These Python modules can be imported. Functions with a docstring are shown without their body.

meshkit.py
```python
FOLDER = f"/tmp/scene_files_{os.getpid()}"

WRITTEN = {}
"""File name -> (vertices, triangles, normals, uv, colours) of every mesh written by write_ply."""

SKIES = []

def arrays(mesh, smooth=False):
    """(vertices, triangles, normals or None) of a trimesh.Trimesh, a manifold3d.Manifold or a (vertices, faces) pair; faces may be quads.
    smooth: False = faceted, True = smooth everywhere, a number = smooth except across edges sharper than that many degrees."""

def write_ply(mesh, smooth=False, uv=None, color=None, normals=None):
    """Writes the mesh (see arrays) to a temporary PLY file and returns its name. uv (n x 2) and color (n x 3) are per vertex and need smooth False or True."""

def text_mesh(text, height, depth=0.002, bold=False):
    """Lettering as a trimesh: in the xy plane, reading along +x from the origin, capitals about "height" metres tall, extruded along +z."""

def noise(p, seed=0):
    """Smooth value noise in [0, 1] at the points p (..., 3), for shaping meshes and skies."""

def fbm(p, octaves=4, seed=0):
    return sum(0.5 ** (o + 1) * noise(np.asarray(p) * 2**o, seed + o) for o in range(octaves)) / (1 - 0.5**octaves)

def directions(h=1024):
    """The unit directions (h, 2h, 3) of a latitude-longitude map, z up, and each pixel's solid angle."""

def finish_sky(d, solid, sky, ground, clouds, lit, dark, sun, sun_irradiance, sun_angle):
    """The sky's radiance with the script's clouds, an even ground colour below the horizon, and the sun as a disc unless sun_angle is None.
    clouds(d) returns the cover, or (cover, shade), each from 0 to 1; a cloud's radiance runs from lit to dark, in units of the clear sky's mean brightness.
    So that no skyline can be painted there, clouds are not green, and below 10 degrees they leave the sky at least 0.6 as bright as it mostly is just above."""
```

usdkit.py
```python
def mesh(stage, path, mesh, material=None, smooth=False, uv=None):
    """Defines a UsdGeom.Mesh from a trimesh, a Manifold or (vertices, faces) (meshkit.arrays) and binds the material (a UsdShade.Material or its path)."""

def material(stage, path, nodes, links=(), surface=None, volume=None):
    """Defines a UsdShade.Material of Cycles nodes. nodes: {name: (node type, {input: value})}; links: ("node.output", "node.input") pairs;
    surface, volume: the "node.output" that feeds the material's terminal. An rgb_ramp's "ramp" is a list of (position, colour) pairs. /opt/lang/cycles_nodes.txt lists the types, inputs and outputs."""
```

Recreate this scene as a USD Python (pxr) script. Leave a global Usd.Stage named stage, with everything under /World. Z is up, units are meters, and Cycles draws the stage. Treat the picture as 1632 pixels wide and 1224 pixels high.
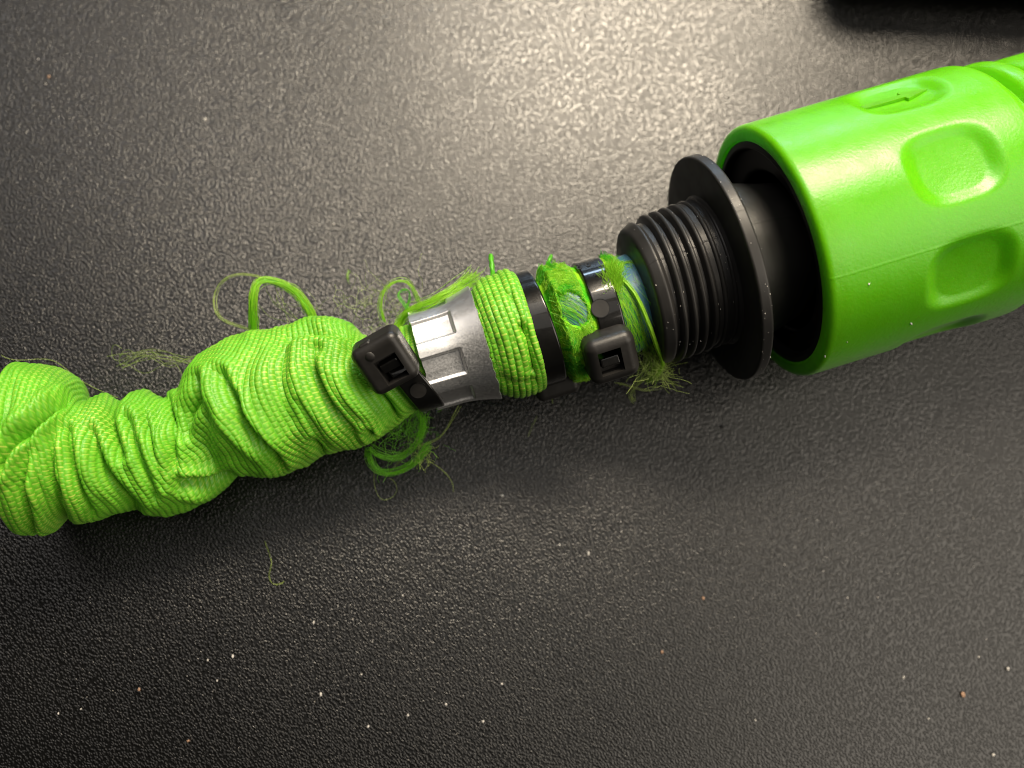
import math
import numpy as np
import trimesh
import manifold3d as m3
from scipy.ndimage import gaussian_filter, gaussian_filter1d, map_coordinates
from scipy.interpolate import PchipInterpolator, CubicSpline
import usdkit
import meshkit
from pxr import Usd, UsdGeom, UsdLux, UsdShade, Gf, Sdf, Vt

stage = Usd.Stage.CreateInMemory()
UsdGeom.Xform.Define(stage, '/World')
rng = np.random.default_rng(7)

# ------------------------------------------------------------------ camera
PXF, PW, PH = 1350.0, 1632, 1224          # focal length and size in pixels of the photograph
TILT_X, TILT_Y, DIST = math.radians(4.2), math.radians(-11.0), 0.168
CAM = DIST * np.array([-math.sin(TILT_X), math.sin(TILT_Y), 0.0])
CAM[2] = math.sqrt(DIST ** 2 - CAM[0] ** 2 - CAM[1] ** 2)
FWD = -CAM / np.linalg.norm(CAM)
RIGHT = np.cross(FWD, [0, 1, 0]); RIGHT /= np.linalg.norm(RIGHT)
UP = np.cross(RIGHT, FWD)
FOCUS, APERTURE = 0.140, 0.0029           # metres
EXPOSURE = 0.0
cam = UsdGeom.Camera.Define(stage, '/World/camera')
m = np.eye(4); m[0, :3], m[1, :3], m[2, :3], m[3, :3] = RIGHT, UP, -FWD, CAM
cam.AddTransformOp().Set(Gf.Matrix4d(*m.ravel().tolist()))
FL = 36.0 * PXF / PW
cam.CreateHorizontalApertureAttr(36.0); cam.CreateVerticalApertureAttr(27.0); cam.CreateFocalLengthAttr(FL)
cam.CreateClippingRangeAttr(Gf.Vec2f(0.01, 50.0))
cam.CreateFocusDistanceAttr(FOCUS); cam.CreateFStopAttr(FL / 1000 / APERTURE)
cam.CreateExposureAttr(EXPOSURE)


# ------------------------------------------------------------------ light: the lamps and dim ambient of a room at night
def rect(name, pos, target, w, h, color, intensity):
    l = UsdLux.RectLight.Define(stage, '/World/' + name)
    p, t = np.array(pos, float), np.array(target, float)
    z = (p - t) / np.linalg.norm(p - t)
    x = np.cross([0, 0, 1.0], z); x /= np.linalg.norm(x); y = np.cross(z, x)
    mm = np.eye(4); mm[0, :3], mm[1, :3], mm[2, :3], mm[3, :3] = x, y, z, p
    l.AddTransformOp().Set(Gf.Matrix4d(*mm.ravel().tolist()))
    l.CreateWidthAttr(w); l.CreateHeightAttr(h); l.CreateColorAttr(Gf.Vec3f(*color)); l.CreateIntensityAttr(intensity)
    return l


rect('key_lamp', (0.115, 0.385, 0.47), (0.03, 0.02, 0), 0.26, 0.18, (1.0, 0.86, 0.66), 41.0)
rect('window_light', (0.10, 1.5, 0.28), (0, 0, 0), 0.7, 0.13, (0.60, 0.80, 1.0), 18.0)
rect('ceiling', (-0.15, 0.7, 1.6), (0.0, 0, 0), 0.8, 0.7, (1.0, 0.95, 0.88), 1.3)
rect('room_ceiling', (0.02, 0.0, 1.6), (0, 0.01, 0), 0.55, 0.9, (1.0, 0.94, 0.86), 0.65)
rect('hall_lamp', (-0.95, 1.1, 1.6), (0, 0, 0), 0.8, 1.1, (1.0, 0.93, 0.88), 2.0)
rect('ceiling_lamp', (1.32, -0.3, 1.35), (0.05, 0, 0), 1.3, 1.7, (1.0, 0.90, 0.76), 2.8)
dome = UsdLux.DomeLight.Define(stage, '/World/room_ambient')
amb = usdkit.material(stage, '/World/Looks/room_ambient', {'b': ('background_shader', {'color': (0.95, 0.97, 0.9), 'strength': 0.02})}, surface='b.background')
UsdShade.MaterialBindingAPI.Apply(dome.GetPrim()).Bind(amb)


# ------------------------------------------------------------------ geometry helpers
def ray(p):
    d = FWD * PXF + RIGHT * (p[0] - PW / 2) - UP * (p[1] - PH / 2)
    return d / np.linalg.norm(d)


def at(px, py, h):
    d = ray((px, py))
    return CAM + d * (h - CAM[2]) / d[2]


def proj(P):
    q = np.asarray(P) - CAM; z = q @ FWD
    return np.stack([PW / 2 + PXF * (q @ RIGHT) / z, PH / 2 - PXF * (q @ UP) / z], -1)


def axis_px(x):
    return (x, 403 - .3 * (x - 1228))


A0, A1 = at(*axis_px(730), .0190), at(*axis_px(1217.5), .0230)
U = (A1 - A0) / np.linalg.norm(A1 - A0)
W = np.cross([0, 0, 1], U); W /= np.linalg.norm(W)
V = np.cross(U, W)


def st(x):                                # station along the axis of the fittings (0 = open end of the green connector)
    d = ray(axis_px(x)); n = np.cross(d, np.cross(U, d))
    return float(np.dot(CAM - A1, n) / np.dot(U, n))


def droop(s):                             # the hose end hangs a little below the line of the fittings
    px = np.interp(s, [-.075, -.046, -.0385, -.033, -.027, -.0225, -.018, -.012], [-6, -6, -12, -16, -15, -6, -3, 0])
    return px * 1.12e-4


def mmpp(s):                              # metres per pixel at station s
    return float((A1 + U * s - CAM) @ FWD / PXF)


def hit(px, py, R):
    d = ray((px, py)); o = CAM - A1 - W * droop(st(px - .3 * (py - axis_px(px)[1])))
    dp, op = d - U * (d @ U), o - U * (o @ U)
    a, b, c = dp @ dp, 2 * dp @ op, op @ op - R * R
    t = (-b - math.sqrt(max(b * b - 4 * a * c, 0))) / (2 * a)
    P = o + d * t
    return P @ U, math.atan2(P @ W, P @ V)


def radial(phi):
    phi = np.asarray(phi)
    return np.cos(phi)[..., None] * V + np.sin(phi)[..., None] * W


def grid_faces(n, k, wrap=True):
    i, j = np.meshgrid(np.arange(n - 1), np.arange(k if wrap else k - 1), indexing='ij')
    j2 = (j + 1) % k
    a, b, c, d = i * k + j, i * k + j2, (i + 1) * k + j2, (i + 1) * k + j
    return np.stack([a, b, c, d], -1).reshape(-1, 4)


def quads(v, q):
    f = np.vstack([q[:, [0, 1, 2]], q[:, [0, 2, 3]]])
    return trimesh.Trimesh(v, f, process=False)


def lathe(profile, n=256, mod=None):
    """Closed or open profile of (station, radius) turned about the fittings' axis; mod(s, phi, r) may reshape it."""
    p = np.array(profile, float)
    phi = np.linspace(0, 2 * np.pi, n, endpoint=False)
    S = np.repeat(p[:, 0:1], n, 1); R = np.repeat(p[:, 1:2], n, 1); PHI = np.repeat(phi[None], len(p), 0)
    if mod is not None:
        S, R = mod(S, PHI, R)
    v = A1 + S[..., None] * U + droop(S)[..., None] * W + R[..., None] * radial(PHI)
    return quads(v.reshape(-1, 3), grid_faces(len(p), n)[:, ::-1])


def fillet(pts, r, n=5):
    """Rounds the corners of an open polyline of (s, r) points; r a number or one per corner."""
    pts = [np.array(p, float) for p in pts]
    rs = [r] * len(pts) if np.isscalar(r) else r
    out = [pts[0]]
    for i in range(1, len(pts) - 1):
        a, b, c = pts[i - 1], pts[i], pts[i + 1]
        la, lc = np.linalg.norm(a - b), np.linalg.norm(c - b)
        q = min(rs[i], .48 * la, .48 * lc)
        p0, p1 = b + (a - b) / la * q, b + (c - b) / lc * q
        for t in np.linspace(0, 1, n):
            out.append((1 - t) ** 2 * p0 + 2 * t * (1 - t) * b + t * t * p1)
    out.append(pts[-1])
    return out


def sm(x, a, b):
    t = np.clip((x - a) / (b - a), 0, 1)
    return t * t * (3 - 2 * t)


# ------------------------------------------------------------------ scene helpers
used = {}


def numbered(path):
    n = used.get(path, -1) + 1
    used[path] = n
    return path if n == 0 else f'{path}_{n:03d}'


base_of = {}


def tag(prim, label=None, cat=None, group=None, kind=None):
    for k, v in (('label', label), ('category', cat), ('group', group), ('kind', kind)):
        if v:
            prim.SetCustomDataByKey(k, v)


def thing(name, base, label, cat, group=None):
    x = UsdGeom.Xform.Define(stage, numbered('/World/' + name))
    base = np.array(base, float)
    x.AddTranslateOp().Set(Gf.Vec3d(*base.tolist()))
    base_of[str(x.GetPath())] = base
    tag(x.GetPrim(), label, cat, group)
    return str(x.GetPath())


def part(parent, name, mesh, mat, smooth=40, label=None, kind=None, color=None):
    path = numbered((parent or '/World') + '/' + name)
    root = base_of.get('/'.join(path.split('/')[:3]), np.zeros(3))
    if isinstance(mesh, m3.Manifold):
        mm = mesh.to_mesh()
        mesh = trimesh.Trimesh(np.asarray(mm.vert_properties)[:, :3], np.asarray(mm.tri_verts), process=False)
    mesh = trimesh.Trimesh(mesh.vertices - root, mesh.faces, process=False)
    g = usdkit.mesh(stage, path, mesh, '/World/Looks/' + mat, smooth)
    if color is not None:
        UsdGeom.PrimvarsAPI(g).CreatePrimvar('tint', Sdf.ValueTypeNames.Color3fArray, 'vertex').Set(Vt.Vec3fArray.FromNumpy(np.asarray(color, np.float32)))
    tag(g.GetPrim(), label, kind=kind)
    return path


def curves(parent, name, lines, width, mat, label=None, kind=None, cat=None, group=None):
    path = numbered((parent or '/World') + '/' + name)
    root = base_of.get('/'.join(path.split('/')[:3]), np.zeros(3))
    c = UsdGeom.BasisCurves.Define(stage, path)
    c.CreateTypeAttr('linear')
    c.CreateCurveVertexCountsAttr([len(l) for l in lines])
    pts = np.vstack(lines) - root
    c.CreatePointsAttr(Vt.Vec3fArray.FromNumpy(pts.astype(np.float32)))
    w = np.concatenate([np.full(len(l), ww) for l, ww in zip(lines, width if np.ndim(width) else [width] * len(lines))])
    c.CreateWidthsAttr(Vt.FloatArray.FromNumpy(w.astype(np.float32)))
    c.SetWidthsInterpolation('vertex')
    UsdShade.MaterialBindingAPI.Apply(c.GetPrim()).Bind(UsdShade.Material.Get(stage, '/World/Looks/' + mat))
    tag(c.GetPrim(), label, cat, group, kind)
    return path


# ------------------------------------------------------------------ materials
def look(name, nodes, links, surface='p.BSDF'):
    usdkit.material(stage, '/World/Looks/' + name, nodes, links, surface=surface)


def plastic(name, color, rough, bump_scale=2500, bump=8e-6, sss=0.0, var=.15, spec=.5, rough_var=.0, coat=0.0):
    nodes = {'g': ('geometry', {}), 'n': ('noise_texture', {'scale': bump_scale, 'detail': 2.0, 'roughness': .6}),
             'b': ('bump', {'strength': 1.0, 'distance': bump}),
             'n2': ('noise_texture', {'scale': 260.0, 'detail': 4.0, 'roughness': .65}),
             'mx': ('mix', {'fac': .5, 'color1': tuple(c * (1 - var) for c in color), 'color2': tuple(min(1, c * (1 + var)) for c in color)}),
             'mr': ('map_range', {'from_min': .3, 'from_max': .7, 'to_min': rough - rough_var, 'to_max': rough + rough_var}),
             'p': ('principled_bsdf', {'specular_ior_level': spec, 'subsurface_weight': sss, 'subsurface_scale': .0025, 'subsurface_radius': (.35, 1.0, .12), 'coat_weight': coat, 'coat_roughness': .06})}
    links = [('g.position', 'n.vector'), ('g.position', 'n2.vector'), ('n.fac', 'b.height'), ('b.normal', 'p.normal'), ('n2.fac', 'mx.fac'), ('mx.color', 'p.base_color'),
             ('n2.fac', 'mr.value'), ('mr.result', 'p.roughness')]
    look(name, nodes, links)


plastic('green_plastic', (.120, .51, .002), .33, 1900, 3.4e-5, sss=.25, var=.03, rough_var=.06)
plastic('black_plastic', (.021, .0202, .0195), .42, 5200, 1.0e-5, var=.2, rough_var=.07, spec=.45)
plastic('black_ring', (.007, .007, .0075), .38, 5200, 5e-6, var=.2, spec=.25)
plastic('tie_strap', (.0055, .0053, .005), .26, 900, 4e-6, var=.2, rough_var=.04, spec=.28, coat=.8)
plastic('tie_head', (.017, .016, .015), .42, 3500, 1.6e-5, var=.25, rough_var=.08)
plastic('case_black', (.004, .004, .0035), .85, 3000, 1e-5, spec=.15)
plastic('blue_tube', (.055, .17, .26), .42, 900, 2e-5, var=.25, rough_var=.06)

# tabletop: black laminate with a fine leather-like grain
look('tabletop', {
    'g': ('geometry', {}),
    'm1': ('mapping', {'mapping_type': 'point', 'rotation': (0, 0, .85)}),
    'm2': ('mapping', {'mapping_type': 'point', 'scale': (.80, 1.15, 1.0)}),
    'w': ('noise_texture', {'dimensions': '2D', 'scale': 900.0, 'detail': 2.0}),
    'wa': ('vector_math', {'math_type': 'multiply_add', 'vector2': (.0005, .0005, .0005)}),
    'v': ('voronoi_texture', {'dimensions': '2D', 'feature': 'smooth_f1', 'scale': 2080.0, 'smoothness': .22, 'randomness': 1.0}),
    'dm': ('map_range', {'range_type': 'smoothstep', 'from_min': .07, 'from_max': .60, 'to_min': 1.0, 'to_max': 0.0}),
    'n': ('noise_texture', {'dimensions': '2D', 'scale': 1500.0, 'detail': 2.0, 'roughness': .5}),
    'n5': ('math', {'math_type': 'multiply', 'value2': .38}), 'a': ('math', {'math_type': 'add'}),
    'b': ('bump', {'strength': 1.0, 'distance': .53e-4}),
    'd': ('noise_texture', {'scale': 60.0, 'detail': 5.0, 'roughness': .6}),
    'mr': ('map_range', {'from_min': .3, 'from_max': .7, 'to_min': .25, 'to_max': .31}),
    'mx': ('mix', {'color1': (.0014, .0014, .0013), 'color2': (.0024, .0023, .0021)}),
    'p': ('principled_bsdf', {'specular_ior_level': .75})},
    [('g.position', 'm1.vector'), ('m1.vector', 'm2.vector'), ('g.position', 'w.vector'), ('w.color', 'wa.vector1'), ('m2.vector', 'wa.vector3'), ('wa.vector', 'v.vector'), ('wa.vector', 'n.vector'),
     ('v.distance', 'dm.value'), ('dm.result', 'a.value1'), ('n.fac', 'n5.value1'), ('n5.value', 'a.value2'), ('a.value', 'b.height'), ('b.normal', 'p.normal'),
     ('g.position', 'd.vector'), ('d.fac', 'mr.value'), ('mr.result', 'p.roughness'), ('d.fac', 'mx.fac'), ('mx.color', 'p.base_color')])

# stamped aluminium
look('aluminium', {
    'g': ('geometry', {}),
    'n': ('noise_texture', {'scale': 420.0, 'detail': 5.0, 'roughness': .6}),
    'f': ('noise_texture', {'scale': 3200.0, 'detail': 3.0, 'roughness': .6}),
    's': ('math', {'math_type': 'multiply_add', 'value2': 3.0}),
    'b': ('bump', {'strength': 1.0, 'distance': .6e-5}),
    'mr': ('map_range', {'from_min': .3, 'from_max': .7, 'to_min': .36, 'to_max': .52}),
    'mx': ('mix', {'color1': (.84, .84, .84), 'color2': (.93, .93, .94)}),
    'p': ('principled_bsdf', {'metallic': 1.0})},
    [('g.position', 'n.vector'), ('g.position', 'f.vector'), ('n.fac', 's.value1'), ('f.fac', 's.value3'), ('s.value', 'b.height'), ('b.normal', 'p.normal'),
     ('f.fac', 'mr.value'), ('mr.result', 'p.roughness'), ('n.fac', 'mx.fac'), ('mx.color', 'p.base_color')])

# woven nylon: colour of each thread comes with the mesh
look('woven_nylon', {
    'a': ('attribute', {'attribute': 'tint'}), 'g': ('geometry', {}),
    'n': ('noise_texture', {'scale': 6000.0, 'detail': 2.0}),
    'b': ('bump', {'strength': .8, 'distance': 2e-5}),
    'p': ('principled_bsdf', {'roughness': .42, 'specular_ior_level': .42, 'sheen_weight': .08, 'sheen_roughness': .4, 'sheen_tint': (.7, 1.0, .4)}),
    't': ('translucent_bsdf', {}), 'm': ('mix_closure', {'fac': .12})},
    [('a.color', 'p.base_color'), ('a.color', 't.color'), ('g.position', 'n.vector'), ('n.fac', 'b.height'), ('b.normal', 'p.normal'),
     ('p.BSDF', 'm.closure1'), ('t.BSDF', 'm.closure2')], 'm.closure')


def fibre(name, color, rough=.35, mixf=.3):
    look(name, {'p': ('principled_bsdf', {'base_color': color, 'roughness': rough, 'specular_ior_level': .5}),
                't': ('translucent_bsdf', {'color': color}), 'm': ('mix_closure', {'fac': mixf})},
         [('p.BSDF', 'm.closure1'), ('t.BSDF', 'm.closure2')], 'm.closure')


fibre('fibre_green', (.13, .60, .02))
fibre('fibre_mid', (.22, .66, .03))
fibre('fibre_lime', (.36, .70, .04))
fibre('fibre_pale', (.50, .66, .16))
fibre('fibre_deep', (.07, .50, .02))
fibre('dust_white', (.75, .72, .68), .6, .1)
fibre('dust_tan', (.42, .26, .17), .6, .1)
fibre('dust_dark', (.01, .01, .01), .6, .0)
look('felt', {
    'g': ('geometry', {}), 'n': ('noise_texture', {'scale': 330.0, 'detail': 3.0}), 'f': ('noise_texture', {'scale': 4200.0, 'detail': 3.0}),
    'rp': ('rgb_ramp', {'ramp': [(.34, (.05, .40, .010)), (.47, (.10, .52, .012)), (.60, (.28, .62, .02))]}),
    'b': ('bump', {'strength': 1.0, 'distance': 2.2e-4}), 'p': ('principled_bsdf', {'roughness': .9, 'specular_ior_level': .1})},
    [('g.position', 'n.vector'), ('g.position', 'f.vector'), ('n.fac', 'rp.fac'), ('rp.color', 'p.base_color'), ('f.fac', 'b.height'), ('b.normal', 'p.normal')])

# ------------------------------------------------------------------ the setting
n = 2
tab = trimesh.creation.box([.9, .8, .02]); tab.apply_translation([0.05, .08, -.01])
p = part(None, 'tabletop', tab, 'tabletop', False)
tag(stage.GetPrimAtPath(p), 'black tabletop with a fine leather-like grain', kind='structure')

# ------------------------------------------------------------------ green hose connector
RB = 204 * mmpp(0)
RH = 177 * mmpp(0)
SEAM = math.radians(-29.5)


def dimples(S, PHI, R):
    out = R.copy()
    outer = R > RB * .93
    for k in range(8):
        d = (PHI - math.radians(k * 45 + .5) + np.pi) % (2 * np.pi) - np.pi
        q = (np.abs((S - .0243) / .0083) ** 2.9 + np.abs(d / math.radians(18.2)) ** 2.9) ** (1 / 2.9)
        win = sm(-q, -1.0, -.62)
        floor = RB * math.cos(math.radians(16.5)) / np.cos(np.clip(d, -.4, .4)) - .00010 - .0005 * np.clip(1 - q * q, 0, 1)
        out = np.where(outer & (q < 1), out * (1 - win) + np.minimum(floor, out) * win, out)
    seam = (PHI - SEAM + np.pi) % (2 * np.pi) - np.pi
    out += np.where(outer & (S > .0005), 5e-5 * np.exp(-(seam / .004) ** 2), 0)
    return S, out


con = thing('hose_connector', A1 + U * .02 - np.array([0, 0, .023]), 'bright green plastic hose connector with rounded finger dimples at the right edge', 'hose connector')
lip = fillet([(.004, RH), (0, RH + .0003), (0, RB), (.004, RB)], [0, .0006, .0026, 0], 9)
body = [tuple(x) for x in lip] + [(s, RB) for s in np.linspace(.0045, .0358, 130)] + [tuple(x) for x in fillet([(.0363, RB), (.0391, RB - .0001), (.0399, RB - .0022), (.0413, RB - .0024)], .0014, 6)]
PHI_SEAM = None
part(con, 'body', lathe(body, 720, dimples), 'green_plastic', 35)
ar = np.array([(-.0060, -.0007), (.0012, -.0007), (.0012, -.0017), (.0056, 0), (.0012, .0017), (.0012, .0007), (-.0060, .0007)])
arrow = m3.Manifold.extrude(m3.CrossSection([ar.tolist()]), .0005)
AN = radial(np.array(math.radians(45.5)))
arrow = arrow.transform(np.column_stack([U, np.cross(AN, U), AN, A1 + U * .0243 + AN * (RB * math.cos(math.radians(16.5)) - .00055)]).tolist())
part(con, 'embossed_arrow', arrow, 'green_plastic', 30)
rear = fillet([(.0405, RB - .0030), (.0413, RB - .0026), (.0425, RB - .0010), (.0451, RB - .0009), (.0460, RB - .0024), (.0469, RB - .0024)], .0009, 5)
part(con, 'collar_ring', lathe(rear, 256), 'green_plastic', 35)
grip = fillet([(.0465, RB - .004), (.0467, RB - .0020), (.0488, RB - .0016), (.068, RB - .0016), (.075, RB - .004), (.076, .002)], .0012, 5)
part(con, 'rear_grip', lathe(grip, 256), 'green_plastic', 35)
ring = fillet([(.0006, RH + .0012), (.0004, RH + .0004), (.0002, RH - .0009), (.0008, RH - .0012), (.0016, RH - .0014), (.0020, .0146), (.0090, .0136), (.0092, .004)], [0, .0003, .0004, .0005, .0006, .0008, .0004, 0], 5)
part(con, 'inner_ring', lathe(ring, 256), 'black_ring', 35)
# ------------------------------------------------------------------ black threaded adapter
sf = st(1132)                              # left face of the flange
RF = 182.5 * mmpp(sf)
sl = st(1016)                              # free end of the thread
RT = 118.5 * mmpp(st(1075))
ada = thing('hose_adapter', A1 + U * sf - np.array([0, 0, .020]), 'black threaded hose adapter with a wide round flange, plugged into the green connector', 'hose adapter')
core = fillet([(sl - .001, .0062), (sl - .0002, RT - .0026), (sl, RT - .0010), (sl + .0020, RT - .0003), (sl + .0026, RT - .0012), (sf - .0042, RT - .0012), (sf - .0040, RT - .0004), (sf - .0006, RT - .0002), (sf + .0006, RT + .0010)], [0, .0008, .0006, .0005, .0002, .0002, .0006, .0006, 0], 5)


def mould(S, PHI, R):
    seam = (PHI - math.radians(10) + np.pi) % (2 * np.pi) - np.pi
    return S, R + 6e-5 * np.exp(-(seam / .006) ** 2) + 1.5e-5 * np.sin(7 * PHI + S * 900)


part(ada, 'barrel', lathe(core, 720, mould), 'black_plastic', 35)
pitch = .00200
for k in range(6):                         # thread ridges, one turn each
    s0 = sl + .0040 + k * pitch * .92
    prof = fillet([(s0 - .00080, RT - .0014), (s0 - .00034, RT + .00008), (s0 + .00030, RT + .00008), (s0 + .00078, RT - .0014)], .00030, 4)
    part(ada, 'thread_ridge', lathe(prof, 256, lambda S, P, R: (S + pitch * (((P + np.pi) % (2 * np.pi)) / (2 * np.pi) - .5), mould(S, P, R)[1])), 'black_plastic', 50)
ft = .0021
fl = fillet([(sf + .0003, RT - .001), (sf, RT + .0006), (sf, RF), (sf + ft, RF), (sf + ft, RT)], [0, .0002, .00045, .00055, 0], 6)
part(ada, 'flange', lathe(fl, 360, mould), 'black_plastic', 35)
RN = 127 * mmpp(-.004)
neck = fillet([(sf + ft - .0004, RN + .0016), (sf + ft + .0008, RN + .0002), (sf + ft + .005, RN - .0004), (sf + ft + .0095, RN - .0018), (sf + ft + .014, RN - .0026), (sf + ft + .017, RN - .003)], .0016, 6)
part(ada, 'neck', lathe(neck, 360, mould), 'black_plastic', 35)

# ------------------------------------------------------------------ crimp ferrule
s0, s1 = st(672.5), st(769)
Rl, Rr = 82 * mmpp(s0), 92 * mmpp(s1)


def pockets(S, PHI, R):
    t = (S - s0) / (s1 - s0)
    out = R.copy()
    for k in range(8):
        c = math.radians(20.5 - 45 * k)
        d = (PHI - c + np.pi) % (2 * np.pi) - np.pi
        wdt = math.radians(13.0)
        win = sm(-np.abs(d), -wdt - .035, -wdt + .012) * sm(-t, -.625, -.585)
        flat = R * np.cos(wdt) / np.cos(np.clip(d, -wdt, wdt)) - .00022
        out = np.where(win > 0, R + (np.minimum(flat, R) - .00025 - R) * win, out)
    jag = meshkit.noise(np.stack([np.cos(PHI) * 9, np.sin(PHI) * 9, t * 2], -1), 3) - .5
    S = S + (t > .8) * (t - .8) / .2 * jag * .0004 + (t < .1) * jag * .0003
    return S, out + 8e-5 * jag


tt = np.linspace(0, 1, 90)
outer = [(s0 + (s1 - s0) * t, Rl + .00015 * t + (Rr - Rl) * max(0, (t - .42) / .58) ** 1.7) for t in tt]
prof = [(s, r - .00055) for s, r in outer[::-6]] + [(outer[0][0] - .00008, outer[0][1] - .0004), (outer[0][0] - .00008, outer[0][1] - .00012)] + outer + [(outer[-1][0] + .00008, outer[-1][1] - .00012), (outer[-1][0] + .00008, outer[-1][1] - .0005)]
fer = thing('crimp_ferrule', A1 + U * (s0 + s1) / 2 - np.array([0, 0, .009]), 'silver crimped metal ferrule with stamped pockets and a flared end', 'ferrule')
part(fer, 'shell', lathe(prof, 540, pockets), 'aluminium', 28)

# ------------------------------------------------------------------ woven sleeve of the hose
def kn(x, y):                              # rotated picture coordinates: along the axis, and up across it
    return .958 * (x - 1228) - .287 * (y - 403), -.287 * (x - 1228) - .958 * (y - 403)


def unkn(k, n_):
    return 1228 + .958 * k - .287 * n_, 403 - .287 * k - .958 * n_


def weave(base, cord, bead_n, amp, seed, bare=None, cells=9):
    """Turns a smooth tube (ns x nphi x 3) into woven cloth: cords round the tube, pinched where the pale warp threads cross them."""
    ns, nph, _ = base.shape
    seg = np.linalg.norm(np.diff(base, axis=0), axis=2)
    arc = np.vstack([np.zeros((1, nph)), np.cumsum(seg, 0)])
    arc = gaussian_filter(arc, (0, nph / 30), mode=('nearest', 'wrap'))
    tot = arc[-1:, :].mean()
    arc = arc * (.35 + .65 * tot / arc[-1:, :]) if False else arc * tot / arc[-1:, :]
    fs, fp = int(tot / cord * cells), int(bead_n * 8)
    ii, jj = np.meshgrid(np.linspace(0, ns - 1, fs), np.arange(fp) / fp * nph, indexing='ij')
    pad = np.concatenate([base[:, -4:], base, base[:, :4]], 1)
    apad = np.concatenate([arc[:, -4:], arc, arc[:, :4]], 1)
    P = np.stack([map_coordinates(pad[..., c], [ii, jj + 4], order=3, mode='nearest') for c in range(3)], -1)
    u = map_coordinates(apad, [ii, jj + 4], order=1, mode='nearest') / cord
    du = np.gradient(P, axis=0); dv = np.roll(P, -1, 1) - np.roll(P, 1, 1)
    N = np.cross(dv, du); N /= np.linalg.norm(N, axis=2, keepdims=True) + 1e-12
    cen = base.mean(1); cfine = np.stack([np.interp(np.linspace(0, ns - 1, fs), np.arange(ns), cen[:, c]) for c in range(3)], -1)
    if ((P - cfine[:, None]) * N).sum(2).mean() < 0:
        N = -N
    v = np.arange(fp)[None] / 8.0 + 0 * u
    wob = meshkit.noise(np.stack([u * .13, v * .13, 0 * u], -1), seed) - .5
    i = np.floor(u).astype(int)
    cu = u - i - .5
    rnd = meshkit.noise(np.stack([i * 1.37 + .3, np.floor(v) * .61, 0 * u], -1), seed + 2)
    cv = (v + .5 * (i % 2) + .25 * wob) % 1.0
    dist = np.minimum(cv, 1 - cv)
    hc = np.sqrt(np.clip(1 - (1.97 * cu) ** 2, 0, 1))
    pinch = np.exp(-(dist / .15) ** 2)
    region = sm(meshkit.fbm(np.stack([u * .10, v * .055, 0 * u + 7], -1), 3, seed + 5), .37, .57)
    warp = np.exp(-(dist / .095) ** 4) * (np.abs(cu) < .40) * (.35 + .65 * region) * (.55 + .6 * rnd)
    h = amp * (hc * (1 - .40 * pinch) + .36 * warp) + amp * .18 * (rnd - .5)
    P = P + N * h[..., None]
    mot = meshkit.fbm(np.stack([u * .22, v * .22, 0 * u + 3], -1), 3, seed + 9)
    g = np.array([.145, .52, .020]) * (0.86 + .28 * mot[..., None]) * (.90 + .2 * rnd[..., None])
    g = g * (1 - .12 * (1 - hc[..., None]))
    y = np.array([.66, .80, .13])
    dash = .30 * np.exp(-(cu / .13) ** 2) * sm(dist, .22, .34) * (.4 + .9 * rnd)
    wv = np.clip(warp + dash, 0, 1)[..., None]
    col = g * (1 - wv) + y * wv
    return quads(P.reshape(-1, 3), grid_faces(fs, fp)[:, ::-1]), col.reshape(-1, 3)


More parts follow.
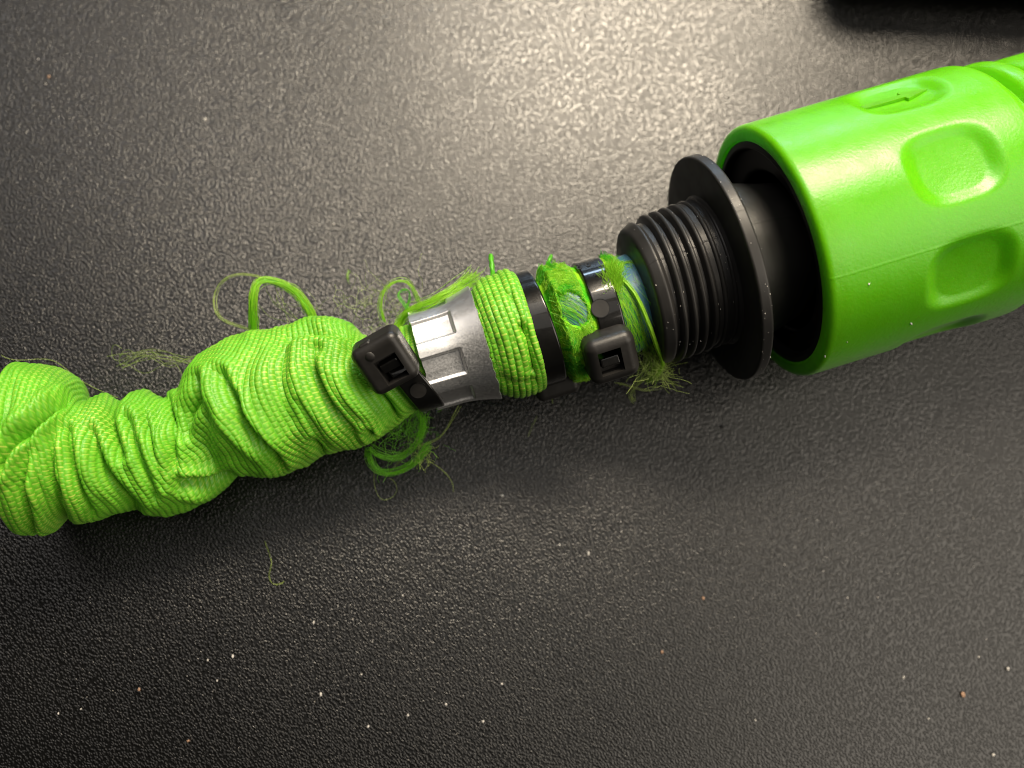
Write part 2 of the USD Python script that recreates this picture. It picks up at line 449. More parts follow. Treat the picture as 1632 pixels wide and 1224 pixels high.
TOP = [(-70, 600), (-20, 586), (0, 583), (40, 590), (72, 606), (90, 632), (102, 647), (118, 636), (140, 632), (165, 641), (181, 646), (192, 630), (215, 621), (240, 630), (262, 631), (276, 622), (296, 616), (312, 612), (322, 585), (340, 556), (375, 537), (410, 527), (450, 529), (480, 519), (520, 511), (548, 518), (566, 534), (590, 540), (620, 532), (640, 522), (668, 512), (712, 500)]
BOT = [(-70, 860), (0, 866), (38, 860), (52, 838), (72, 844), (104, 843), (112, 836), (128, 845), (138, 842), (146, 808), (156, 826), (170, 831), (182, 826), (200, 818), (236, 806), (250, 815), (280, 818), (318, 806), (344, 782), (362, 760), (385, 764), (420, 765), (452, 758), (482, 745), (505, 733), (522, 724), (548, 718), (580, 713), (602, 704), (618, 688), (640, 668), (668, 645), (712, 631)]
kt, nt = np.array([kn(*p) for p in TOP]).T
kb, nb = np.array([kn(*p) for p in BOT]).T
K = np.linspace(-1240, -523, 520)
ot, ob = np.argsort(kt), np.argsort(kb)
nT, nB = np.interp(K, kt[ot], nt[ot]), np.interp(K, kb[ob], nb[ob])
nT, nB = gaussian_filter1d(nT, 1.3), gaussian_filter1d(nB, 1.3)
mid = gaussian_filter1d((nT + nB) / 2, 22); rad = gaussian_filter1d((nT - nB) / 2, 14)
mid[K > -600] *= np.clip((-523 - K[K > -600]) / 77, 0, 1) ** .5
dT, dB = nT - mid - rad, mid - nB - rad
hx = np.interp(K, [-1240, -1100, -960, -880, -800, -740, -690, -630, -570, -523], [.0155, .0135, .0112, .0128, .0142, .0148, .0158, .0174, .0188, .0194])
cen = np.array([at(*unkn(k, m_), h_) for k, m_, h_ in zip(K, mid, hx)])
tan = gaussian_filter1d(np.gradient(cen, axis=0), 25, axis=0); tan /= np.linalg.norm(tan, axis=1, keepdims=True)
wv_ = np.cross([0, 0, 1], tan); wv_ /= np.linalg.norm(wv_, axis=1, keepdims=True); vv_ = np.cross(tan, wv_)
scale = ((cen - CAM) @ FWD) / PXF
NPH = 300
PHI = np.arange(NPH) / NPH * 2 * np.pi
sn = np.sin(PHI)[None]
Rpx = rad[:, None] + dT[:, None] * np.clip(sn, 0, 1) ** 1.1 + dB[:, None] * np.clip(-sn, 0, 1) ** 1.1
Rm = Rpx * scale[:, None] * .985
dirs = np.cos(PHI)[None, :, None] * vv_[:, None] + sn[..., None] * wv_[:, None]
base = cen[:, None] + Rm[..., None] * dirs
q = proj(base)
face = sm(np.cos(PHI), -.15, .35)[None]

CREASE = [  # (points, depth mm, half-width px)
    ([(100, 640), (69, 662), (42, 684), (17, 707), (0, 745)], 3.4, 8),
    ([(47, 690), (36, 740), (31, 780), (42, 815), (50, 842)], 1.5, 8),
    ([(94, 679), (80, 718), (80, 751), (92, 784), (107, 832)], 1.5, 6),
    ([(108, 684), (112, 718), (119, 751), (127, 778), (146, 812)], 2.2, 6),
    ([(147, 690), (155, 718), (167, 751), (192, 784), (216, 809)], 2.1, 8),
    ([(181, 643), (178, 670), (184, 697), (196, 725)], 1.7, 7),
    ([(205, 668), (211, 695), (222, 729), (236, 762), (248, 790)], 1.6, 6),
    ([(258, 630), (272, 650), (277, 680), (275, 712), (280, 762)], 1.5, 7),
    ([(318, 605), (314, 631), (302, 662), (296, 690)], 2.0, 8),
    ([(288, 772), (310, 770), (335, 766), (364, 756)], 3.2, 8),
    ([(352, 600), (360, 622), (372, 641), (385, 667), (405, 692), (430, 714), (446, 740)], 3.0, 9),
    ([(452, 556), (447, 578), (441, 606), (447, 636), (462, 668)], 1.0, 11),
    ([(503, 556), (496, 570), (494, 585), (502, 611), (516, 639), (538, 667), (560, 690)], 2.0, 10),
    ([(560, 538), (530, 531), (497, 530), (460, 540)], 1.7, 6),
    ([(500, 704), (516, 726)], 1.6, 6), ([(590, 684), (603, 694)], 2.4, 6),
    ([(560, 560), (585, 610), (620, 655), (640, 690)], 2.2, 9),
    ([(330, 640), (336, 690), (340, 730)], .5, 12), ([(400, 560), (385, 600), (380, 630)], .6, 14),
    ([(15, 610), (8, 650), (0, 690)], .8, 9), ([(225, 640), (236, 680), (250, 720), (262, 770)], .7, 5),
    ([(62, 720), (60, 760), (72, 800), (82, 840)], .8, 6), ([(480, 640), (505, 680), (520, 705)], .7, 6)]
RIDGE = [([(508, 572), (530, 585), (560, 625), (590, 660), (612, 682)], 1.5, 13), ([(397, 533), (450, 532), (490, 519), (520, 513), (555, 522), (572, 534)], .7, 6),
         ([(60, 620), (85, 650)], .8, 14), ([(330, 600), (345, 640), (350, 700), (340, 745)], .8, 16), ([(400, 650), (440, 700), (460, 735)], .9, 12), ([(150, 660), (140, 720), (150, 770), (165, 815)], .7, 9),
         ([(245, 660), (256, 720), (262, 780)], .7, 10), ([(215, 640), (200, 670)], .6, 10)]


def near(pts, q, n=40):
    p = np.array(pts, float)
    d_ = np.r_[0, np.cumsum(np.linalg.norm(np.diff(p, axis=0), axis=1))]
    t = np.linspace(0, d_[-1], n)
    c = np.stack([PchipInterpolator(d_, p[:, k])(t) for k in (0, 1)], -1)
    dd = np.full(q.shape[:2], 1e9); tb = np.zeros(q.shape[:2])
    for k in range(n):
        e = np.hypot(q[..., 0] - c[k, 0], q[..., 1] - c[k, 1])
        tb = np.where(e < dd, t[k] / d_[-1], tb); dd = np.minimum(dd, e)
    return dd, tb


disp = np.zeros(q.shape[:2])
for pts, dep, wpx in CREASE:
    dd, tb = near(pts, q)
    taper = .45 + .55 * np.sin(np.pi * np.clip(tb, .08, .92))
    disp -= 1.05 * dep * 1e-3 * taper * np.exp(-np.abs(dd / wpx) ** 1.6) - .34e-3 * dep * taper * np.exp(-((dd - 2.3 * wpx) / (1.1 * wpx)) ** 2)
for pts, dep, wpx in RIDGE:
    dd, tb = near(pts, q)
    disp += dep * 1e-3 * np.sin(np.pi * np.clip(tb, .12, .88)) * np.exp(-(dd / wpx) ** 2)
kk = np.repeat(K[:, None], NPH, 1) + 26 * np.cos(PHI - .4)[None]
rip = meshkit.fbm(np.stack([kk / 17, 1.1 * np.cos(PHI)[None] + 0 * kk, 1.1 * np.sin(PHI)[None] + 0 * kk], -1), 3, 21) - .5
disp = disp * face + rip * .0011 * (1 - .35 * face)
disp = gaussian_filter(disp, (1.5, 1.2), mode=('nearest', 'wrap'))
disp *= sm(-K, 530, 560)[:, None]
base = base + disp[..., None] * dirs
# the folds lean over a little, so that they overlap
lean = gaussian_filter(disp, (3, 4), mode=('nearest', 'wrap'))
base = base - lean[..., None] * .6 * tan[:, None]
# rests on the table
base[..., 2] = np.where(base[..., 2] < .0006, .0006 + .12 * (base[..., 2] - .0006) * 0, base[..., 2])
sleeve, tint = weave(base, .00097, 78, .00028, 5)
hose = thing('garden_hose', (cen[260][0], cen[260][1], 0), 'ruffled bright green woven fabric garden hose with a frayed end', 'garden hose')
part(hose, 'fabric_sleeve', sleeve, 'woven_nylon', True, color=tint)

# the puffed band of cloth between ferrule and cable tie
KC = np.linspace(-500, -372, 120)
rc = PchipInterpolator([-500, -486, -474, -460, -445, -428, -413, -402, -393, -372], [58, 70, 86, 96, 101, 102, 100, 92, 72, 66])(KC)
SC = np.array([st(unkn(k, 0)[0]) for k in KC])
phi_c = np.arange(240) / 240 * 2 * np.pi
wr = meshkit.fbm(np.stack([np.repeat(KC[:, None], 240, 1) / 16, 1.6 * np.cos(phi_c)[None] + 0 * KC[:, None], 1.6 * np.sin(phi_c)[None] + 0 * KC[:, None]], -1), 3, 4) - .5
RC = rc[:, None] * np.array([mmpp(s) for s in SC])[:, None] * .97 + wr * .0012
basec = A1 + SC[:, None, None] * U + droop(SC)[:, None, None] * W + RC[..., None] * radial(phi_c)[None]
qc = proj(basec)
for pts, dep, wpx in (([(832, 520), (842, 550), (850, 590)], 1.2, 6), ([(812, 470), (824, 500), (832, 530)], .6, 6), ([(800, 600), (830, 612), (850, 606)], .7, 6)):
    dd, tb = near(pts, qc)
    basec = basec - (dep * 1e-3 * np.exp(-(dd / wpx) ** 2) * (np.cos(phi_c) > -.2)[None])[..., None] * radial(phi_c)[None]
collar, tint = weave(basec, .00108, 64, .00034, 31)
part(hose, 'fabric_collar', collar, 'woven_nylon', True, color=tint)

# the blue inner tube and the frayed cloth on it
sA, sB = st(838), st(1032)
RBl = 76 * mmpp(st(985))
tube = list(zip(np.linspace(sA, sB, 60), PchipInterpolator([sA, st(872), st(900), st(926), st(950), st(985), st(1010), st(1024), sB], np.array([62, 70, 86, 82, 75, 76, 75, 69, 60]) * mmpp(st(985)))(np.linspace(sA, sB, 60))))
part(hose, 'inner_tube', lathe([(s, r) for s, r in tube], 160, lambda S, P, R: (S, R + 2.5e-4 * (meshkit.noise(np.stack([S * 700, 2 * np.cos(P), 2 * np.sin(P)], -1), 8) - .5))), 'blue_tube', True)
KF = np.linspace(st(845), st(1012), 110)
phf = np.arange(260) / 260 * 2 * np.pi
SF, PF = np.meshgrid(KF, phf, indexing='ij')
prof_f = np.interp(KF, [st(845), st(873), st(884), st(910), st(935), st(955), st(975), st(1000), st(1012)], np.array([64, 74, 94, 92, 82, 80, 83, 80, 72]) * mmpp(st(920)))
fb = meshkit.fbm(np.stack([SF * 420, 2.4 * np.cos(PF), 2.4 * np.sin(PF)], -1), 4, 12) - .5
RFt = prof_f[:, None] + fb * .0011
bare = np.zeros_like(RFt)
for (x, y), rs, rp in (((907, 482), .0022, .15), ((914, 496), .0022, .15), ((920, 510), .0018, .13)):
    hs, hp = hit(x, y, RBl)
    dph = (PF - hp + np.pi) % (2 * np.pi) - np.pi
    nz = meshkit.fbm(np.stack([SF * 1100, 7 * np.cos(PF), 7 * np.sin(PF)], -1), 3, 61) - .5
    bare = np.maximum(bare, sm(-(np.sqrt(((SF - hs) / rs) ** 2 + (dph / rp) ** 2) + .9 * nz), -1.05, -.85))
tube_r = np.interp(KF, [x[0] for x in tube], [x[1] for x in tube])
right = sm(SF, st(951), st(957)) * (1 - sm(PF + 10 * (SF - st(960)) + .3 * fb, .55, .75) * (PF < 2.6) * (1 - sm(SF, st(985), st(995))))
bare = np.maximum(bare, right)
RFt = RFt * (1 - bare) + (tube_r[:, None] - .0002) * bare
vf = A1 + SF[..., None] * U + droop(SF)[..., None] * W + RFt[..., None] * radial(PF)
part(hose, 'frayed_cloth', quads(vf.reshape(-1, 3), grid_faces(110, 260)[:, ::-1]), 'felt', True)


def strand(p0, d0, length, n, curl, r):
    pts = [np.array(p0)]; d = np.array(d0, float); d /= np.linalg.norm(d)
    for _ in range(n):
        d = d + r.normal(0, curl, 3); d /= np.linalg.norm(d)
        pts.append(pts[-1] + d * length / n)
    return np.array(pts)


r2 = np.random.default_rng(11)
fluff = {'fibre_green': [], 'fibre_lime': [], 'fibre_deep': []}
RGRID = np.concatenate([RFt, RFt[:, :1]], 1)


def surf_r(s_, p_):
    ii_, jj_ = (np.asarray(s_) - KF[0]) / (KF[1] - KF[0]), (np.asarray(p_) % (2 * np.pi)) / (2 * np.pi) * 260
    return map_coordinates(RGRID, [np.clip(ii_, 0, 109), jj_], order=1, mode='nearest')


for _ in range(700):                       # matted locks of torn yarn lying on the tube
    i, j = r2.integers(2, 100), r2.integers(0, 260)
    s0_, p0_ = SF[i, j], phf[j]
    if bare[i, j] > .5 and r2.random() > .10 or s0_ < st(876) or abs(s0_ - st(949)) < .0034 or math.cos(p0_) < -.3:
        continue
    big = meshkit.noise(np.array([s0_ * 260, 2 * math.cos(p0_), 2 * math.sin(p0_)]), 44) + r2.normal(0, .16)
    key = 'fibre_lime' if big > .46 else ('fibre_deep' if big < .20 else 'fibre_green')
    n_ = int(r2.integers(8, 16))
    ang = -1.1 + 1.8 * (big - .5) + r2.normal(0, .55) + np.cumsum(r2.normal(r2.normal(0, .10), .10, n_))
    step = r2.uniform(.00020, .00034)
    cs_, cp_ = s0_ + np.cumsum(step * np.cos(ang)), p0_ + np.cumsum(step * np.sin(ang)) / .0098
    lift0 = r2.uniform(.00002, .0003) + (np.linspace(0, 1, n_) ** 2 * r2.uniform(0, .0016) if r2.random() < .16 else 0)
    for _k in range(int(r2.integers(6, 14))):
        fs_ = cs_ + np.cumsum(r2.normal(0, .00006, n_)) + r2.normal(0, .00024)
        fp_ = cp_ + np.cumsum(r2.normal(0, .006, n_)) + r2.normal(0, .024)
        ok = (np.abs(fs_ - st(949)) > .0030) & (fs_ > st(873))
        if not ok.all():
            n_ok = int(np.argmin(ok))
        else:
            n_ok = n_
        if n_ok < 3:
            continue
        R_ = surf_r(fs_, fp_) + lift0 + r2.normal(.00004, .00007, n_).clip(-.0001, .0003)
        fluff[key].append((A1 + fs_[:, None] * U + droop(fs_)[:, None] * W + R_[:, None] * radial(fp_))[:n_ok])
NF = 26000                                 # short combed fuzz over the torn cloth
fi, fj = r2.integers(2, 100, NF), r2.integers(0, 260, NF)
fs0, fp0 = SF[fi, fj], phf[fj]
keep = ((bare[fi, fj] < .5) | (r2.random(NF) < .05)) & (fs0 > st(875)) & (np.cos(fp0) > -.35)
fs0, fp0 = fs0[keep], fp0[keep]
nf = len(fs0)
flow = meshkit.fbm(np.stack([fs0 * 500, 3 * np.cos(fp0), 3 * np.sin(fp0)], -1), 3, 77)
tone = meshkit.noise(np.stack([fs0 * 300, 2.4 * np.cos(fp0), 2.4 * np.sin(fp0)], -1), 44) + r2.normal(0, .13, nf) - .25 * (fs0 - st(905)) / .005 * 0 + .12 * np.sin(fp0 * -1.0)
fang = -1.35 + 3.0 * (flow - .5) + r2.normal(0, .45, nf)
flen = r2.uniform(.0009, .0022, nf)
stp = np.linspace(0, 1, 6)[None]
bend = fang[:, None] + stp * r2.normal(0, .6, (nf, 1))
fs_ = fs0[:, None] + stp * flen[:, None] * np.cos(bend)
fp_ = fp0[:, None] + stp * flen[:, None] * np.sin(bend) / .0098
flift = .00002 + stp ** 1.3 * (r2.gamma(1.6, .00014, nf))[:, None]
FR = surf_r(fs_, fp_) + flift
FV = A1 + fs_[..., None] * U + droop(fs_)[..., None] * W + FR[..., None] * radial(fp_)
fok = (np.abs(fs_ - st(949)) > .0029).all(1) & (fs_ > st(873)).all(1)
fkey = np.where(tone > .46, 'fibre_lime', np.where(tone < .20, 'fibre_deep', 'fibre_green'))
for key in fluff:
    fluff[key] += list(FV[fok & (fkey == key)])
for key, ls in fluff.items():
    curves(hose, 'fluff', ls, .000055, key, kind='stuff')


def path3(pts, n=40, jit=0.0, r=None):
    """A smooth line through (picture x, y, height) points of the place."""
    p = np.array([at(x, y, h) for x, y, h in pts])
    d_ = np.r_[0, np.cumsum(np.linalg.norm(np.diff(p, axis=0), axis=1))]
    cs = CubicSpline(d_, p)
    return cs(np.linspace(0, d_[-1], n))


def bundle(pts, n, radius, r, spread_end=1.6, m_=30):
    c = path3(pts, m_)
    t = np.linspace(0, 1, m_)
    out = []
    for _ in range(n):
        a = r.normal(0, 1, (3, 3)) * radius
        w = a[0] + a[1] * .5 * np.sin(2 * np.pi * t * r.uniform(.5, 2) + r.uniform(0, 6))[:, None] + a[2] * (t[:, None] ** 3) * (spread_end - 1)
        out.append(c + w)
    return out


def twine(pts, radius, m_=60, turns=9):
    """A tight braid of thread: a tube whose surface shows its twist."""
    c = path3(pts, m_)
    t = np.gradient(c, axis=0); t /= np.linalg.norm(t, axis=1, keepdims=True)
    a = np.cross(t, [0.2, .3, 1.0]); a /= np.linalg.norm(a, axis=1, keepdims=True); b = np.cross(t, a)
    ph = np.linspace(0, 2 * np.pi, 14, endpoint=False)
    rr = radius * (1 + .14 * np.sin(2 * ph[None] + np.linspace(0, turns * 2 * np.pi, m_)[:, None]))
    rr[0] *= .6; rr[-1] *= .6
    v = c[:, None] + rr[..., None] * (np.cos(ph)[None, :, None] * a[:, None] + np.sin(ph)[None, :, None] * b[:, None])
    return quads(v.reshape(-1, 3), grid_faces(m_, 14))


r3 = np.random.default_rng(23)
FW = .00006
# the tall loop of cord above the ruffles
tall = [(404, 530, .015), (402, 500, .018), (403, 470, .020), (412, 450, .020), (440, 450, .019), (468, 464, .018), (488, 488, .017), (503, 516, .015)]
part(hose, 'cord_loop', twine(tall, .00036, 90, 14), 'fibre_mid', True, label='stiff green loop of cord standing above the ruffles')
curves(hose, 'loop_fibre', bundle(tall, 80, .00036, r3), FW, 'fibre_lime', kind='stuff')
wis = bundle([(430, 445, .019), (400, 437, .016), (362, 442, .014), (343, 470, .012), (346, 498, .012), (372, 516, .013), (402, 528, .015)], 7, .00016, r3)
wis += bundle([(470, 462, .018), (440, 470, .014), (460, 505, .014), (500, 522, .015)], 3, .0010, r3)
wis += bundle([(415, 465, .018), (430, 490, .013), (480, 515, .014)], 2, .0008, r3)
wis += bundle([(320, 575, .013), (270, 568, .010), (215, 572, .008), (190, 582, .008), (186, 570, .009), (205, 566, .010)], 3, .0005, r3)
wis += bundle([(325, 590, .013), (290, 578, .010), (240, 574, .008), (205, 583, .007)], 7, .0014, r3)
curves(hose, 'wispy_fibre', wis, .000045, 'fibre_pale', kind='stuff')
# loops and tufts left of the ferrule
lf = [(613, 512, .018), (607, 482, .020), (620, 454, .021), (644, 447, .021), (661, 466, .020), (669, 488, .019)]
curves(hose, 'thread_loop', bundle(lf, 16, .00022, r3), .00005, 'fibre_lime', label='thin green thread loop left of the ferrule')
lf2 = [(645, 505, .019), (641, 480, .020), (636, 466, .020), (648, 462, .020), (652, 480, .019), (640, 520, .018)]
curves(hose, 'thread_loop', bundle(lf2, 9, .00022, r3), FW, 'fibre_green')
tuft = bundle([(634, 525, .018), (645, 503, .019), (672, 487, .021), (705, 472, .022), (735, 455, .021), (758, 440, .018)], 80, .00042, r3, 2.6)
curves(hose, 'stray_tuft', tuft, FW, 'fibre_lime', kind='stuff', label='flat tuft of lime fibres lying over the ferrule')
cur = []
for _ in range(70):
    x, y = r3.normal(628, 34), r3.normal(488, 22)
    h = r3.uniform(.010, .018)
    cur.append(strand(at(x, y, h), r3.normal(0, 1, 3) * [1, 1, .3], r3.uniform(.003, .009), 22, .22, r3))
for _ in range(30):
    x, y = r3.normal(540, 50), r3.normal(500, 16)
    cur.append(strand(at(x, y, r3.uniform(.011, .016)), r3.normal(0, 1, 3) * [1, 1, .3], r3.uniform(.002, .007), 20, .2, r3))
curves(hose, 'curly_fibre', cur, .000028, 'fibre_pale', kind='stuff')
# a stub of thread on top of the puffed cloth, another on the frayed end
part(hose, 'thread_stub', twine([(786, 442, .021), (784, 425, .021), (782, 406, .020)], .00042, 20, 3), 'fibre_green', True)
part(hose, 'thread_stub', twine([(872, 424, .020), (876, 414, .020), (879, 406, .020)], .00034, 14, 2), 'fibre_green', True)
# below: hanging loops
lo = [(588, 716, .011), (591, 734, .009), (605, 750, .008), (635, 750, .008), (660, 736, .009), (682, 710, .011)]
lo2 = [(592, 716, .012), (612, 727, .010), (640, 727, .009), (660, 712, .010), (672, 690, .012), (676, 664, .015)]
curves(hose, 'hanging_loop', bundle(lo, 34, .00034, r3), .00005, 'fibre_mid', label='outer hanging loop of green thread below the first cable tie')
curves(hose, 'hanging_loop', bundle(lo2, 30, .00040, r3), .00005, 'fibre_mid')
tip = [strand(at(r3.normal(672, 7), r3.normal(722, 9), .010), r3.normal(0, 1, 3), r3.uniform(.001, .003), 6, .4, r3) for _ in range(60)]
tip += bundle([(680, 732, .009), (700, 744, .007), (712, 755, .006), (722, 782, .004)], 2, .00008, r3)
tip += bundle([(735, 648, .012), (716, 682, .011), (700, 700, .010), (676, 710, .010), (640, 726, .008)], 3, .0003, r3)
tip += bundle([(600, 745, .008), (600, 785, .005), (612, 796, .004), (628, 788, .004), (632, 775, .005), (621, 760, .007)], 1, .0001, r3)
tip += bundle([(655, 700, .010), (648, 725, .008), (632, 745, .007), (615, 760, .006)], 2, .0003, r3)
curves(hose, 'wispy_fibre', tip, .00005, 'fibre_pale', kind='stuff')
nest = []
for _ in range(90):
    x, y = r3.normal(645, 22), r3.normal(690, 18)
    nest.append(strand(at(x, y, r3.uniform(.008, .014)), r3.normal(0, 1, 3), r3.uniform(.003, .008), 12, .38, r3))
for _ in range(26):
    nest.append(bundle([(668 + r3.normal(0, 8), 655, .014), (664 + r3.normal(0, 12), 675, .012), (660 + r3.normal(0, 14), 695, .010)], 1, .0002, r3)[0])
curves(hose, 'curly_fibre', nest, .00004, 'fibre_mid', kind='stuff')
# the frayed end beside the thread
tf = []
for _ in range(420):
    x, y = 970 + abs(r3.normal(0, 9)), 432 + abs(r3.normal(0, 18))
    s_, p_ = hit(x, min(y + 12, 520), RBl * 1.02)
    p0 = A1 + U * s_ + W * droop(s_) + radial(np.array(p_)) * RBl * 1.02
    d = UP * r3.normal(1, .25) + RIGHT * r3.normal(-.05, .25) + radial(np.array(p_)) * r3.normal(.4, .2)
    tf.append(strand(p0, d, r3.uniform(.0016, .0040), 7, .13, r3))
curves(hose, 'end_tuft', tf, .00007, 'fibre_lime', kind='stuff', label='fluffy lime tuft at the frayed end')
def on_tube(x, y, lift):
    s_, p_ = hit(x, y, RBl + lift)
    return A1 + U * s_ + W * droop(s_) + radial(np.array(p_)) * (RBl + lift)


def line3(p, n=30):
    p = np.array(p); d_ = np.r_[0, np.cumsum(np.linalg.norm(np.diff(p, axis=0), axis=1))]
    return CubicSpline(d_, p)(np.linspace(0, d_[-1], n))


wrap = []
for _ in range(210):
    x0, y0 = 962 + abs(r3.normal(0, 14)), r3.normal(452, 12)
    j = r3.normal(0, .5, 3); f = r3.choice([.0, .08, 1.0, 1.1, 1.5]) + r3.normal(0, .05)
    wrap.append(line3([on_tube(x0, y0, .0003), on_tube(x0 + 12 + 5 * j[0] + 10 * f, y0 + 26, .0005), on_tube(x0 + 24 + 8 * j[1] + 16 * f, y0 + 62, .0004), on_tube(x0 + 30 + 9 * j[2] + 20 * f, y0 + 100, .0004)]))
for _ in range(60):                        # threads lying across the bare patch
    x0, y0 = r3.normal(893, 7), r3.normal(486, 14)
    wrap.append(line3([on_tube(x0, y0, .0014), on_tube(x0 + 20, y0 + 10 + r3.normal(0, 2), .0013), on_tube(x0 + 40, y0 + 26 + r3.normal(0, 3), .0012)]))
curves(hose, 'torn_thread', wrap[:70] + wrap[210:240], .00005, 'fibre_lime', kind='stuff')
curves(hose, 'torn_thread', wrap[120:150] + wrap[240:], .00005, 'fibre_green', kind='stuff')
edge = [on_tube(x, y, l) for x, y, l in ((980, 434, .0004), (994, 446, .0006), (1010, 464, .0008), (1024, 492, .0012), (1036, 522, .0018), (1048, 556, .0024))]
edge.append(at(1056, 580, .021)); edge.append(at(1046, 598, .018))


def twine3(c, radius, turns=9):
    t = np.gradient(c, axis=0); t /= np.linalg.norm(t, axis=1, keepdims=True)
    a = np.cross(t, [0.2, .3, 1.0]); a /= np.linalg.norm(a, axis=1, keepdims=True); b = np.cross(t, a)
    ph = np.linspace(0, 2 * np.pi, 14, endpoint=False)
    rr = radius * (1 + .14 * np.sin(2 * ph[None] + np.linspace(0, turns * 2 * np.pi, len(c))[:, None]))
    v = c[:, None] + rr[..., None] * (np.cos(ph)[None, :, None] * a[:, None] + np.sin(ph)[None, :, None] * b[:, None])
    return quads(v.reshape(-1, 3), grid_faces(len(c), 14))


part(hose, 'edge_cord', twine3(line3(edge, 70), .00024, 12), 'fibre_lime', True, label='pale cord along the torn edge')
ef = []
for _ in range(30):
    j = r3.normal(0, .00022, 3)
    ef.append(line3(np.array(edge) + j, 40))
curves(hose, 'edge_fibre', ef, .00005, 'fibre_lime', kind='stuff')
cl = [strand(at(r3.normal(1048, 9), r3.normal(582, 13), r3.uniform(.015, .021)), r3.normal(0, 1, 3), r3.uniform(.001, .0055), 7, .12, r3) for _ in range(230)]
cl += [strand(at(r3.normal(1030, 12), r3.normal(545, 22), r3.uniform(.016, .022)), r3.normal(0, 1, 3) + RIGHT * .5, r3.uniform(.002, .006), 8, .10, r3) for _ in range(110)]
cl += bundle([(1045, 590, .018), (1020, 610, .014), (1008, 622, .011), (1010, 640, .008)], 8, .00025, r3)
cl += bundle([(1040, 560, .020), (1012, 548, .024), (996, 560, .025)], 2, .0001, r3)
cl += bundle([(982, 612, .012), (1000, 617, .010), (1030, 624, .008), (1052, 616, .008)], 3, .0004, r3)
curves(hose, 'frayed_clump', cl, .000055, 'fibre_pale', kind='stuff', label='clump of broken pale fibres below the thread')
cl2 = bundle([(1018, 500, .025), (1034, 540, .022), (1046, 580, .018), (1036, 606, .014)], 40, .0007, r3)
curves(hose, 'frayed_clump', cl2, .000055, 'fibre_lime', kind='stuff')
curves(hose, 'stray_hair', bundle([(862, 585, .016), (872, 610, .012), (879, 630, .009), (881, 643, .008)], 1, .0, r3) + bundle([(2, 566, .012), (50, 573, .010), (82, 574, .009), (110, 592, .009), (150, 618, .011), (188, 634, .014)], 1, 0, r3), .00006, 'fibre_pale', kind='stuff')


# ------------------------------------------------------------------ cable ties
def rbox(sx, sy, sz, r, n=20):
    """A box with rounded edges, centred."""
    s = m3.Manifold.sphere(r, n)
    return m3.Manifold.batch_hull([s.translate((x * (sx / 2 - r), y * (sy / 2 - r), z * (sz / 2 - r))) for x in (-1, 1) for y in (-1, 1) for z in (-1, 1)])


def place(man, X, Y, Z, o):
    return man.transform(np.column_stack([X, Y, Z, o]).tolist())


def strap(center_x, Rin, width, thick, tilt=0.0, flat=0.0, off=(0, 0), n=260, phi0=0, tilt_w=0.0):
    """A band round the hose: rectangular section with broken edges. tilt leans it along the axis (metres, at phi=+-90)."""
    sc = st(center_x)
    sec = fillet([(-width / 2 + .0003, 0), (-width / 2, 0), (-width / 2, thick), (width / 2, thick), (width / 2, 0), (-width / 2 + .0003, 0)], [0, .0001, .00042, .00042, .0001, 0], 6)
    sec = np.array(sec)
    ph = np.arange(n) / n * 2 * np.pi
    rr = Rin * (1 + flat * np.cos(2 * (ph - phi0)))
    sh = tilt * np.sin(ph) + tilt_w * np.cos(ph)
    crown = .00016 * (1 - (2 * sec[:, 0] / width) ** 2)
    v = (A1 + W * droop(sc) + (sc + sh[None] + sec[:, 0][:, None])[..., None] * U + (rr[None] + sec[:, 1][:, None] + crown[:, None] * (sec[:, 1][:, None] > thick * .9))[..., None] * radial(ph)[None] + off[0] * V + off[1] * W)
    return quads(v.reshape(-1, 3), grid_faces(len(sec), n)[:, ::-1])


def frame(zdir, along):
    Z = np.array(zdir, float); Z /= np.linalg.norm(Z)
    Y = np.array(along, float); Y -= Z * (Y @ Z); Y /= np.linalg.norm(Y)
    return np.cross(Y, Z), Y, Z


def tie_head(parent, o, X, Y, Z, sx, sy, sz, hole, open_y=1, rc=.17):
    body = rbox(sx, sy, sz, sx * rc, 28)
    hx_, hy_ = hole
    cut = m3.Manifold.cube((sx * .46, sy * .38, sz * 3), True).translate((sx * hx_, sy * hy_, 0))
    step = m3.Manifold.cube((sx * .46, sy * .16, sz), True).translate((sx * hx_, sy * (hy_ + open_y * .24), sz * .72))
    body = body - cut - step
    h = part(parent, 'head', place(body, X, Y, Z, o), 'tie_head', 30)
    pawl = rbox(sx * .38, sy * .20, sz * .8, sx * .035).rotate((open_y * 16, 0, 0)).translate((sx * hx_, sy * (hy_ + open_y * .17), sz * .02))
    part(h, 'pawl', place(pawl, X, Y, Z, o), 'tie_strap', 30)
    floor = m3.Manifold.cube((sx * .6, sy * .6, sz * .06), True).translate((0, 0, -sz * .40))
    part(h, 'strap_tail', place(floor, X, Y, Z, o), 'case_black', 30)
    return h


def pin_mark(parent, o, Z, r):
    X, Y, Z = frame(Z, U)
    ring_ = m3.CrossSection.circle(r, 40) - m3.CrossSection.circle(r - .00011, 40)
    part(parent, 'moulded_disc', place(m3.Manifold.extrude(ring_, .00009), X, Y, Z, o), 'tie_strap', 30)
    part(parent, 'moulded_disc', place(m3.Manifold.cylinder(.00003, r - .0001, r - .0001, 40), X, Y, Z, o), 'tie_head', 30)


